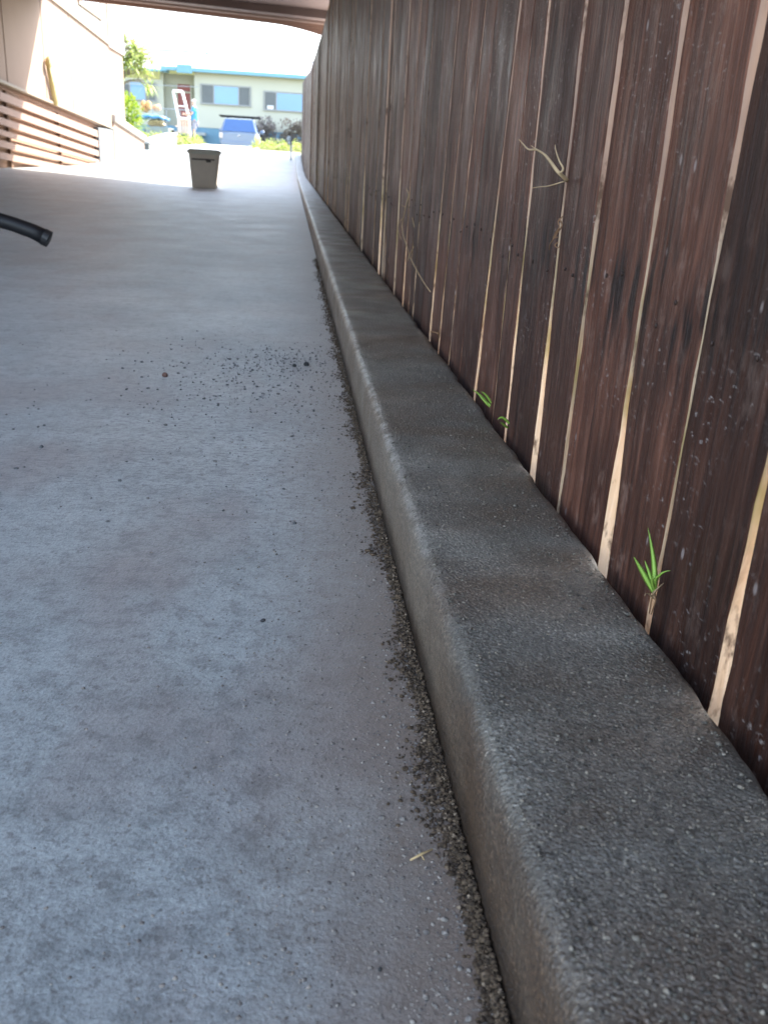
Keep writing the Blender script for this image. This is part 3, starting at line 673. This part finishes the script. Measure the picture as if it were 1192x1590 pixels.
def win(p, kinds, yb, depth=HY):
    (x0, y0), (x1, y1) = p; A = fh(x0, y0, depth); Bq = fh(x1, y1, depth)
    z1 = max(A.z, Bq.z); z0 = min(A.z, Bq.z); W = Bq.x-A.x
    mb = MB(); e = .07; yf = yb-.05
    mb.box(A.x-e, Bq.x+e, yf, yb-.001, z1, z1+e); mb.box(A.x-e, Bq.x+e, yf-.05, yb-.001, z0-e, z0)
    mb.box(A.x-e, A.x, yf, yb-.001, z0, z1); mb.box(Bq.x, Bq.x+e, yf, yb-.001, z0, z1)
    x = A.x
    for fr, k in kinds[:-1]:
        x += fr*W; mb.box(x-.03, x+.03, yf, yb-.001, z0, z1)
    f = mb.build('window', M_fr, far)
    x = A.x
    for fr, k in kinds:
        q = MB(); q.box(x+.031, x+fr*W-.031, yb-.03, yb-.005, z0+.001, z1-.001); q.build('pane', M_gl if k == 'g' else M_scr, f); x += fr*W
    return A, Bq
win(((313, 132), (388, 164)), [(.25, 's'), (.52, 'g'), (.23, 's')], HY)
A, Bq = win(((411, 143), (485, 174)), [(.24, 's'), (.76, 'g')], HY)
mb = MB(); c = fh(420, 167); mb.box(c.x-.17, c.x+.17, HY-.05, HY-.036, c.z-.08, c.z+.1); mb.build('window_notice', simple('notice_white', (.8, .8, .78), .6), far)
win(((180, 126), (242, 156)), [(.35, 's'), (.4, 'g'), (.25, 's')], HY+.9, HY+.9)
dA = fh(276, 131, HY+1.6); dB = fh(297, 182, HY+1.6)
mb = MB(); mb.box(dA.x, dB.x, HY+1.5, HY+1.549, 1.75, dA.z); dr = mb.build('door', simple('door_red', (.34, .10, .09), .5, .15), far)
mb = MB(); mb.box(dA.x, dB.x, HY+1.46, HY+1.499, dA.z-.42, dA.z-.34); mb.box(dA.x-.08, dA.x-.001, HY+1.46, HY+1.549, 1.75, dA.z+.06); mb.box(dB.x+.001, dB.x+.08, HY+1.46, HY+1.549, 1.75, dA.z+.06)
mb.build('door_frame', M_fw, dr)
mb = MB(); mb.box(-7.4, -4.6, HY-1.0, HY-.1, 1.3, 1.45); mb.box(-6.9, -5.2, HY-1.7, HY-1.001, .6, 1.12); mb.build('porch_step', simple('step_grey', (.35, .37, .36), .8), far)
mb = MB()
for xx in (-7.3, -6.6, -5.9, -5.2): mb.tube([(xx, HY-.95, 1.45), (xx, HY-.95, 2.5)], .03, 6)
mb.tube([(-7.3, HY-.95, 2.5), (-5.2, HY-.95, 2.5)], .03, 6); mb.tube([(-8.9, HY+.2, 3.65), (-4.9, HY-.95, 3.65)], .02, 5)
mb.build('handrail', simple('rail_grey', (.4, .42, .42), .5), far)

# ------------------------------------------------------------ foliage helpers
def leafmat(name, c0, c1, tr=.35):
    a = N(name, .5, .35); oi = a.voro_col(6)
    c = a.ramp(oi, [(0, c0), (1, c1)])
    a.out(c)
    t = a.n('ShaderNodeBsdfTranslucent'); a.l(c, t.inputs[0]); mx = a.n('ShaderNodeMixShader'); mx.inputs[0].default_value = tr
    a.l(a.b.outputs[0], mx.inputs[1]); a.l(t.outputs[0], mx.inputs[2]); a.l(mx.outputs[0], a.t.nodes['Material Output'].inputs[0])
    return a.mt
def leaf(mb, p, d_, L, W, droop=.25):
    d_ = Vector(d_).normalized(); s_ = d_.cross(Vector((random.uniform(-.3, .3), random.uniform(-.3, .3), 1))).normalized(); n_ = s_.cross(d_)
    p = Vector(p); k = [(0, 0), (.3, 1), (.65, .85), (1, 0)]; vs = [p]
    for t, ww in k[1:3]:
        c = p+d_*L*t-Vector((0, 0, droop*L*t*t)); vs += [c-s_*W*ww, c+n_*W*.2, c+s_*W*ww]
    vs.append(p+d_*L-Vector((0, 0, droop*L)))
    mb.add(vs, [(0, 1, 2), (0, 2, 3), (1, 4, 5, 2), (2, 5, 6, 3), (4, 7, 5), (5, 7, 6)])
M_leaf = leafmat('tree_leaf', (.20, .30, .05), (.42, .46, .12))
M_lime = leafmat('bush_leaf', (.14, .24, .02), (.30, .36, .04))
M_bark = simple('bark_grey', (.22, .19, .15), .9, .25, 12)
# frangipani-like tree beyond the low wall
tr = empty('garden_tree', (-5.7, 31, .5), 'slender garden tree with long narrow yellow green leaves beside the house corner', 'tree')
tb = MB(); cb = MB()
tips = []
def branch(p, d_, L, r, dep):
    p = Vector(p); d_ = Vector(d_).normalized(); q = p+d_*L; mid = (p+q)/2+Vector([random.uniform(-.05, .05)*L for _ in range(3)])
    tb.tube([p, mid, q], [r, r*.85, r*.7], 6)
    if dep <= 1: tips.append((q, d_))
    if dep == 0 or r < .006: return
    for k in range(random.choice([2, 3])):
        nd = d_+Vector([random.uniform(-.75, .75) for _ in range(3)]); nd.z = nd.z*.6+.12
        branch(q, nd, L*random.uniform(.6, .85), r*.66, dep-1)
branch((-5.75, 31, .45), (.02, 0, 1), 1.5, .09, 0); tips.clear()
for dd, L0 in (((.55, .1, .75), .6), ((.3, -.3, 1), .62), ((.1, .3, 1), .7), ((.7, -.1, .45), .55), ((.35, .3, 1.2), .75), ((.5, -.2, 1.1), .6), ((.6, .2, .9), .75)):
    branch((-5.72, 31, 1.93), dd, L0, .06, 4)
for q, d_ in tips:
    if random.random() < .35: continue
    for k in range(6):
        dv = Vector((random.gauss(0, 1), random.gauss(0, 1), random.gauss(.1, .7)))+d_*.8
        leaf(cb, q+Vector([random.uniform(-.04, .04) for _ in range(3)]), dv, random.uniform(.2, .36), random.uniform(.018, .028), .45)
tb.build('trunk', M_bark, tr, smooth=True); cb.build('crown', M_leaf, tr)
def bush(name, c, rx, ry, rz, n, mt, label, cat='shrub', L=.14, W=.03, group=None):
    e = empty(name, (c[0], c[1], c[2]), label, cat, group); mb = MB()
    lobes = [(random.uniform(-.5, .5)*rx, random.uniform(-.5, .5)*ry, random.uniform(.35, .8)*rz, random.uniform(.35, .6)) for _ in range(7)]
    for i in range(n):
        l = random.choice(lobes); v = Vector([random.gauss(0, 1) for _ in range(3)]).normalized(); rr = random.uniform(.6, 1.05)*l[3]
        p = Vector((c[0]+l[0]+v.x*rx*rr, c[1]+l[1]+v.y*ry*rr, max(c[2]+.02, c[2]+l[2]+v.z*rz*rr)))
        leaf(mb, p, v+Vector((random.uniform(-.5, .5), random.uniform(-.5, .5), .3)), L*random.uniform(.6, 1.3), W)
    mb.build('foliage', mt, e)
    sb = MB()
    for l in lobes: sb.tube([(c[0], c[1], c[2]-.05), (c[0]+l[0]*.5, c[1]+l[1]*.5, c[2]+l[2]*.6), (c[0]+l[0], c[1]+l[1], c[2]+l[2])], [.02, .015, .008], 5)
    sb.build('stem', M_bark, e); return e
bush('lime_shrub', (-4.95, 29.5, .42), .75, .9, 1.25, 1500, M_lime, 'bright lime green shrub behind the low peach wall')
for i, (x0, x1, c, lb) in enumerate([(392, 432, (.2, .18, .17), 'left half of the dark shrubs'), (432, 480, (.21, .18, .15), 'right')]):
    A = atY((x0+x1)/2, 215, 52.3); wd = (atY(x1, 215, 52.3).x-atY(x0, 215, 52.3).x)/2
    bush('dark_shrub', (A.x, 52.3, .62), wd*1.05, .5, 1.35, 1700, leafmat('dark_leaf_%d' % i, c, tuple(q*1.8 for q in c), .1),
         ['dark brownish shrub against the far house, just right of the car', 'dark brownish shrub against the far house, next to the fence end'][i], 'shrub', .16, .05, 'dark shrubs in front of the far house')
# ground cover along the verge
M_cover = leafmat('verge_plant_leaf', (.15, .22, .04), (.36, .38, .10))
gc = MB()
for x0, x1, n in ((-6.2, -3.55, 1900), (-1.55, .9, 1700), (-9, -6.2, 500)):
    for i in range(n):
        x = random.uniform(x0, x1); y = random.uniform(37.3, 41.2)
        hgt = .22+.14*math.sin(x*5.3+y*2)+.06*math.sin(x*13)
        p = (x, y, P(y)-.02+random.uniform(0, max(.05, hgt)))
        leaf(gc, p, (random.gauss(0, 1), random.gauss(0, 1), random.uniform(.2, 1.2)), random.uniform(.10, .2), .028)
tag(gc.build('ground_cover', M_cover), 'yellow green ground cover plants along the verge at the top of the driveway', 'ground cover', kind='stuff')

# ------------------------------------------------------------ parked car (rear towards us)
CX, CY, CZ = -2.42, 45.6, .506
pc = empty('parked_car', (CX, CY, CZ), 'blue grey car with a roof rack parked with its rear to the driveway', 'car')
M_car = simple('car_paint', (.20, .25, .33), .3, .05, 2, metal=.1, spec=.6)
M_cgl = simple('car_glass', (.06, .13, .30), .08, .1, spec=.8)
M_tyre = simple('tyre_rubber', (.02, .02, .02), .9, .2); M_chr = simple('car_chrome', (.6, .6, .62), .25, .05, metal=.8)
# body: lofted cross-sections along y (front at CY, rear at CY+4.4)
secs = [(0, .74, .36, .84, .88), (.08, .86, .26, .92, .94), (1.2, .90, .22, .93, .96), (2.4, .91, .22, .94, .97), (3.2, .90, .22, .92, .95), (3.9, .87, .24, .84, .88), (4.3, .78, .3, .70, .76), (4.4, .66, .36, .66, .7)]
vs = []; fs = []; rings = 10
for (yy, hw, zb, zt, zc) in secs:
    rg = [(-hw*.9, zb), (-hw, zb+.12), (-hw, zt-.18), (-hw*.95, zt-.03), (-hw*.6, zt+.01), (0, zc)]
    rg = rg + [(-q[0], q[1]) for q in rg[-2::-1]]
    vs += [(CX+q[0], CY+yy, CZ+q[1]) for q in rg]
nr = len(rg)
for j in range(len(secs)-1):
    for k in range(nr): fs.append((j*nr+k, j*nr+(k+1) % nr, (j+1)*nr+(k+1) % nr, (j+1)*nr+k))
fs += [tuple(range(nr-1, -1, -1)), tuple((len(secs)-1)*nr+k for k in range(nr))]
mb = MB(); mb.add(vs, fs); mb.build('body', M_car, pc, bevel=.02)
# cabin
def quadpts(yy, hw, z): return [(CX-hw, CY+yy, CZ+z), (CX+hw, CY+yy, CZ+z)]
cb0 = [(.06, .84, .90), (.42, .66, 1.49), (2.5, .65, 1.50), (3.3, .80, .92)]
mb = MB(); L = [(CX-h_, CY+y_, CZ+z_) for y_, h_, z_ in cb0]; Rr = [(CX+h_, CY+y_, CZ+z_) for y_, h_, z_ in cb0]
mb.add(L+Rr, [(0, 4, 5, 1), (1, 5, 6, 2), (2, 6, 7, 3), (0, 1, 2, 3), (4, 7, 6, 5), (3, 7, 4, 0)]); mb.build('cabin', M_car, pc, bevel=.03)
def lerpv(a_, b_, t): return tuple(a_[i]+(b_[i]-a_[i])*t for i in range(3))
mb = MB(); o_ = (0, -.012, .008)
def off(p, o=o_): return tuple(p[i]+o[i] for i in range(3))
q = [lerpv(lerpv(L[0], Rr[0], u), lerpv(L[1], Rr[1], u), v) for u, v in ((.05, .04), (.95, .04), (.95, .93), (.05, .93))]
mb.add([off(p, (0, -.035, .01)) for p in q]+[off(p, (0, .0, 0)) for p in q], [(0, 1, 2, 3), (0, 4, 5, 1), (1, 5, 6, 2), (2, 6, 7, 3), (3, 7, 4, 0)]); mb.build('rear_window', M_cgl, pc)
for s_, arr in ((-1, L), (1, Rr)):
    mb = MB(); q = [lerpv(lerpv(arr[0], arr[3], u), lerpv(arr[1], arr[2], u), v) for u, v in ((.07, .1), (.93, .1), (.93, .88), (.07, .88))]
    mb.add([off(p, (s_*.02, 0, .006)) for p in q]+[off(p, (0, 0, 0)) for p in q], [(0, 1, 2, 3), (0, 4, 5, 1), (1, 5, 6, 2), (2, 6, 7, 3), (3, 7, 4, 0)]); mb.build('side_window', M_cgl, pc)
    mb = MB(); mb.ball((CX+s_*1.0, CY+2.75, CZ+1.02), .11, .06, .09); mb.box(*sorted((CX+s_*.78, CX+s_*.95)), CY+2.74, CY+2.78, CZ+.96, CZ+1.0); mb.build('mirror', M_car, pc, smooth=True)
    mb = MB(); mb.box(*sorted((CX+s_*.74, CX+s_*.89)), CY-.012, CY+.12, CZ+.62, CZ+.86); mb.build('tail_light', simple('lamp_lens', (.7, .6, .55), .2), pc, bevel=.02)
    for yy in (.85, 3.5):
        mb = MB(); c = (CX+s_*.78, CY+yy, CZ+.31)
        mb.tube([(c[0]-.1, c[1], c[2]), (c[0]+.1, c[1], c[2])], .31, 20); wl = mb.build('wheel', M_tyre, pc)
        mb = MB(); mb.tube([(c[0]+s_*.1, c[1], c[2]), (c[0]+s_*.112, c[1], c[2])], .19, 16); mb.build('rim', M_chr, wl)
mb = MB(); mb.box(CX-.80, CX+.80, CY-.10, CY+.16, CZ+.30, CZ+.50); mb.build('bumper', M_car, pc, bevel=.03)
mb = MB(); mb.ball((CX, CY-.005, CZ+.76), .09, .02, .035); mb.build('badge', M_chr, pc, smooth=True)
for yy in (.9, 2.0):
    mb = MB(); mb.box(CX-.95, CX+.95, CY+yy, CY+yy+.07, CZ+1.57, CZ+1.64); mb.box(CX-.6, CX-.55, CY+yy, CY+yy+.06, CZ+1.46, CZ+1.568); mb.box(CX+.55, CX+.6, CY+yy, CY+yy+.06, CZ+1.46, CZ+1.568); mb.build('roof_rack_bar', M_tyre, pc, bevel=.006)

# ------------------------------------------------------------ trailer with load, on the verge at left
TY = 41.8; tz = .76
def tp(x, y, Y=TY): return atY(x, y, Y)
tl = empty('loaded_trailer', (tp(243, 215).x, TY, tz), 'grey box trailer parked on the verge behind the white block wall', 'trailer')
A = tp(226, 196); Bq = tp(262, 214)
mb = MB(); x0, x1 = A.x, Bq.x; zt = A.z
mb.box(x0, x1, TY, TY+.05, tz+.2, zt); mb.box(x0, x1, TY+1.8, TY+1.85, tz+.2, zt); mb.box(x0, x0+.05, TY+.051, TY+1.799, tz+.2, zt); mb.box(x1-.05, x1, TY+.051, TY+1.799, tz+.2, zt); mb.box(x0, x1, TY+.051, TY+1.799, tz+.14, tz+.199)
for q in range(1, 5): mb.box(x0+(x1-x0)*q/5-.02, x0+(x1-x0)*q/5+.02, TY-.02, TY-.001, tz+.2, zt-.02)
mb.build('tray', simple('trailer_grey', (.28, .32, .32), .5, .15), tl)
for s_ in (x0-.07, x1+.07):
    mb = MB(); mb.tube([(s_-.06, TY+.9, tz+.27), (s_+.06, TY+.9, tz+.27)], .27, 16); mb.build('wheel', M_tyre, tl)
mb = MB(); mb.box(x0+.5, x0+.56, TY-1.0, TY-.03, tz+.15, tz+.19); mb.build('drawbar', simple('drawbar_grey', (.2, .2, .2), .5), tl)
def sack(name, c, rx, ry, rz, col, label, cat, seed=0):
    random.seed(seed+50); mb = MB()
    for q in range(7): mb.ball((c[0]+random.uniform(-.5, .5)*rx, c[1]+random.uniform(-.5, .5)*ry, c[2]+random.uniform(-.45, .5)*rz), rx*random.uniform(.4, .62), ry*.6, rz*random.uniform(.35, .6), n=9, mm=6, jit=.22)
    o = mb.build(name, simple(name+'_mat', col, .8, .25, 6), smooth=True)
    return tag(o, label, cat)
c = tp(243, 189, TY+.6); sack('box_load', (c.x, TY+.6, c.z), .36, .5, .22, (.45, .37, .24), 'brownish bundle under the blue tarpaulin in the trailer', 'bundle', 1)
c = tp(237, 178, TY+.6)
mb = MB(); vs = []; fs = []; nx, ny = 12, 8
for j in range(ny+1):
    for i in range(nx+1):
        u = i/nx-.5; v = j/ny-.5; vs.append((c.x+u*1.15+v*.1, TY+.6+v*1.3, c.z+.12*math.cos(u*3.0)*math.cos(v*2.5)-.10+.03*math.sin(u*17+v*9)))
fs = [(j*(nx+1)+i, j*(nx+1)+i+1, (j+1)*(nx+1)+i+1, (j+1)*(nx+1)+i) for j in range(ny) for i in range(nx)]
mb.add(vs, fs); o = mb.build('tarpaulin', simple('tarp_blue', (.10, .26, .5), .5, .2, 3), smooth=True); s_ = o.modifiers.new('s', 'SOLIDIFY'); s_.thickness = .10; tag(o, 'folded blue tarpaulin laid over the trailer load', 'tarpaulin')
c = tp(227, 165, TY+.5); sack('orange_bag', (c.x, TY+.5, c.z-.02), .23, .22, .28, (.62, .33, .13), 'larger orange tan bag on the blue tarpaulin', 'bag', 2)
c = tp(244, 168, TY+.7); sack('orange_bag', (c.x, TY+.7, c.z-.02), .20, .2, .18, (.62, .36, .2), 'smaller orange tan bag at the right on the blue tarpaulin', 'bag', 3)
random.seed(99)
# leaning white frame
def bar(mb, a_, b_, w_=.05): mb.tube([a_, b_], w_, 4)
mb = MB(); fc_ = [tp(269, 141, 42.6), tp(283, 142, 42.6), tp(294, 184, 42.3), tp(277, 184, 42.3)]
for i in range(4): bar(mb, fc_[i], fc_[(i+1) % 4], .055)
bar(mb, fc_[0].lerp(fc_[3], .55), fc_[1].lerp(fc_[2], .55), .03)
for p in (fc_[2], fc_[3]): bar(mb, p, Vector((p.x+.06, p.y-.05, .75)), .04)
tag(mb.build('white_frame', simple('frame_white', (.75, .76, .75), .5, .05), bevel=.008), 'tall white metal frame held upright by the person', 'frame')
# stacked plastic chair between frame and person
ch = empty('cream_chair', tp(283, 214, 42.4), 'cream slatted chair standing on the verge beside the person', 'chair')
M_ch = simple('chair_cream', (.55, .46, .38), .6, .15)
c0 = tp(284, 214, 42.4); cxh = c0.x; zb = .76
mb = MB(); mb.box(cxh-.25, cxh+.25, 42.2, 42.7, zb+.42, zb+.47); mb.build('seat', M_ch, ch, bevel=.01)
for sx in (-1, 1):
    for yy in (42.22, 42.64):
        mb = MB(); mb.box(cxh+sx*.22-.03, cxh+sx*.22+.03, yy, yy+.06, zb, zb+.418); mb.build('leg', M_ch, ch)
mb = MB()
for k in range(5): mb.box(cxh-.25+k*.105, cxh-.25+k*.105+.07, 42.66, 42.70, zb+.472, zb+.95)
mb.box(cxh-.26, cxh+.26, 42.65, 42.71, zb+.952, zb+1.02); mb.build('backrest', M_ch, ch)
mb = MB()
for sx in (-1, 1): mb.box(cxh+sx*.28-.03, cxh+sx*.28+.03, 42.2, 42.68, zb+.66, zb+.70)
mb.build('armrest', M_ch, ch)
c = tp(274, 208, 42.1); sack('brown_sack', (c.x, 42.1, .76+.2), .22, .22, .22, (.28, .2, .14), 'brown sack on the verge between trailer and cream chair', 'sack', 4)
random.seed(123)

# ------------------------------------------------------------ person
pf = atY(303, 222, 42); PX, PYy, PZ = pf.x, 42.0, .765
pe = empty('person', (PX, PYy, PZ), 'person in a blue t-shirt and grey shorts holding a white frame on the verge', 'person')
def skin(name, verts, edges, radii, mt, root=0, sub=2):
    me = bpy.data.meshes.new(name); me.from_pydata([(PX+v[0], PYy+v[1], PZ+v[2]) for v in verts], edges, [])
    me.materials.append(mt); o = bpy.data.objects.new(name, me); COL.objects.link(o); o.parent = pe; o.matrix_parent_inverse = Matrix.Translation(-pe.location)
    md = o.modifiers.new('skin', 'SKIN'); md.use_smooth_shade = True
    for i, r in enumerate(radii):
        sv = me.skin_vertices[0].data[i]; sv.radius = r if isinstance(r, tuple) else (r, r); sv.use_root = (i == root)
    s_ = o.modifiers.new('sub', 'SUBSURF'); s_.levels = sub; s_.render_levels = sub
    return o
# faces -x (towards the frame), arms reaching forward
V = [(0, 0, .92), (.0, 0, 1.12), (.0, 0, 1.32), (-.01, 0, 1.43), (-.03, 0, 1.50), (-.04, 0, 1.60), (-.035, 0, 1.70),
     (0, -.09, .88), (-.03, -.10, .50), (.02, -.10, .10), (-.02, -.10, .04), (-.14, -.10, .03),
     (0, .09, .88), (-.05, .10, .50), (-.01, .10, .10), (-.05, .10, .04), (-.17, .10, .03),
     (0, -.17, 1.38), (-.10, -.22, 1.15), (-.32, -.16, 1.10), (-.40, -.14, 1.12),
     (0, .17, 1.38), (-.12, .22, 1.17), (-.34, .16, 1.16), (-.42, .14, 1.18)]
E_ = [(0, 1), (1, 2), (2, 3), (3, 4), (4, 5), (5, 6), (0, 7), (7, 8), (8, 9), (9, 10), (10, 11), (0, 12), (12, 13), (13, 14), (14, 15), (15, 16), (3, 17), (17, 18), (18, 19), (19, 20), (3, 21), (21, 22), (22, 23), (23, 24)]
Rd = [(.13, .12), (.115, .13), (.12, .14), (.08, .08), .052, (.092, .075), (.075, .065), .085, .055, .042, .042, .032, .085, .055, .042, .042, .032, .055, .042, .034, .028, .055, .042, .034, .028]
M_skin = simple('skin_tone', (.56, .34, .26), .55, .08)
skin('body', V, E_, Rd, M_skin)
for sy in (-1, 1):      # hands: palm with four fingers and thumb closed on the frame
    hx, hy, hz = ((-.40, -.14, 1.12) if sy < 0 else (-.42, .14, 1.18))
    vv = [(hx, hy, hz), (hx-.05, hy, hz+.005)]; ee = [(0, 1)]; rr = [.026, .030]
    for k in range(4):
        b_ = len(vv); zz = hz+.03-k*.02; vv += [(hx-.085, hy, zz), (hx-.105, hy-sy*.03, zz), (hx-.085, hy-sy*.05, zz)]; ee += [(1, b_), (b_, b_+1), (b_+1, b_+2)]; rr += [.009, .0085, .007]
    b_ = len(vv); vv += [(hx-.045, hy-sy*.03, hz+.03), (hx-.07, hy-sy*.045, hz+.02)]; ee += [(1, b_), (b_, b_+1)]; rr += [.011, .008]
    skin('hand', vv, ee, rr, M_skin, sub=1)
mb = MB(); mb.ball((-.035+PX, PYy, PZ+1.675), .098, .082, .075); 
hr = mb.build('hair', simple('hair_grey', (.55, .5, .45), .8, .1), pe, smooth=True)
mb = MB(); mb.ball((PX-.138, PYy, PZ+1.60), .018, .014, .02); mb.ball((PX-.03, PYy-.083, PZ+1.60), .02, .012, .03); mb.ball((PX-.03, PYy+.083, PZ+1.60), .02, .012, .03)
mb.box(PX-.131, PX-.12, PYy-.022, PYy+.022, PZ+1.55, PZ+1.558); mb.build('face', M_skin, pe, smooth=True)
mb = MB(); mb.ball((PX-.118, PYy-.032, PZ+1.625), .012, .012, .010); mb.ball((PX-.118, PYy+.032, PZ+1.625), .012, .012, .010); mb.build('eyes', simple('eye_dark', (.05, .04, .04), .3), pe, smooth=True)
skin('t_shirt', [(0, 0, .86), (0, 0, 1.1), (0, 0, 1.32), (-.005, 0, 1.42), (0, -.17, 1.38), (-.06, -.205, 1.24), (0, .17, 1.38), (-.07, .205, 1.25)],
     [(0, 1), (1, 2), (2, 3), (3, 4), (4, 5), (3, 6), (6, 7)], [(.165, .155), (.15, .16), (.15, .17), (.09, .10), .075, .068, .075, .068], simple('shirt_blue', (.08, .32, .62), .8, .1), root=1)
skin('shorts', [(0, 0, .88), (0, -.09, .82), (-.02, -.10, .55), (0, .09, .82), (-.03, .10, .55)], [(0, 1), (1, 2), (0, 3), (3, 4)], [(.15, .14), .11, .09, .11, .09], simple('shorts_grey', (.30, .30, .38), .85, .1))
for sy, dx in ((-1, 0), (1, -.03)):
    mb = MB(); mb.ball((PX-.06+dx, PYy+sy*.1, PZ+.035), .14, .055, .045); mb.build('shoe', simple('shoe_tan', (.4, .25, .2), .7), pe, smooth=True)

# ------------------------------------------------------------ post by the kerb end
pp = empty('tap_post', (-.04, 29, P(29)), 'slim standpipe post with a rounded grey top beside the far end of the kerb', 'post')
b0 = atY(452, 237, 29); t0 = atY(450, 212, 29)
mb = MB(); mb.box(b0.x-.03, b0.x+.03, 28.97, 29.03, P(29)-.1, t0.z-.14); mb.build('stem', simple('post_pale', (.5, .52, .5), .6), pp, bevel=.006)
mb = MB(); mb.ball((t0.x, 29, t0.z-.08), .085, .07, .09); mb.box(t0.x-.055, t0.x+.055, 28.95, 29.05, t0.z-.22, t0.z-.10); mb.build('head', simple('post_head', (.30, .34, .34), .6), pp, smooth=False, bevel=.006)
mb = MB(); mb.tube([(t0.x, 28.95, t0.z-.15), (t0.x, 28.88, t0.z-.15), (t0.x, 28.86, t0.z-.19)], [.02, .018, .018], 7); mb.build('spout', M_chr, pp)
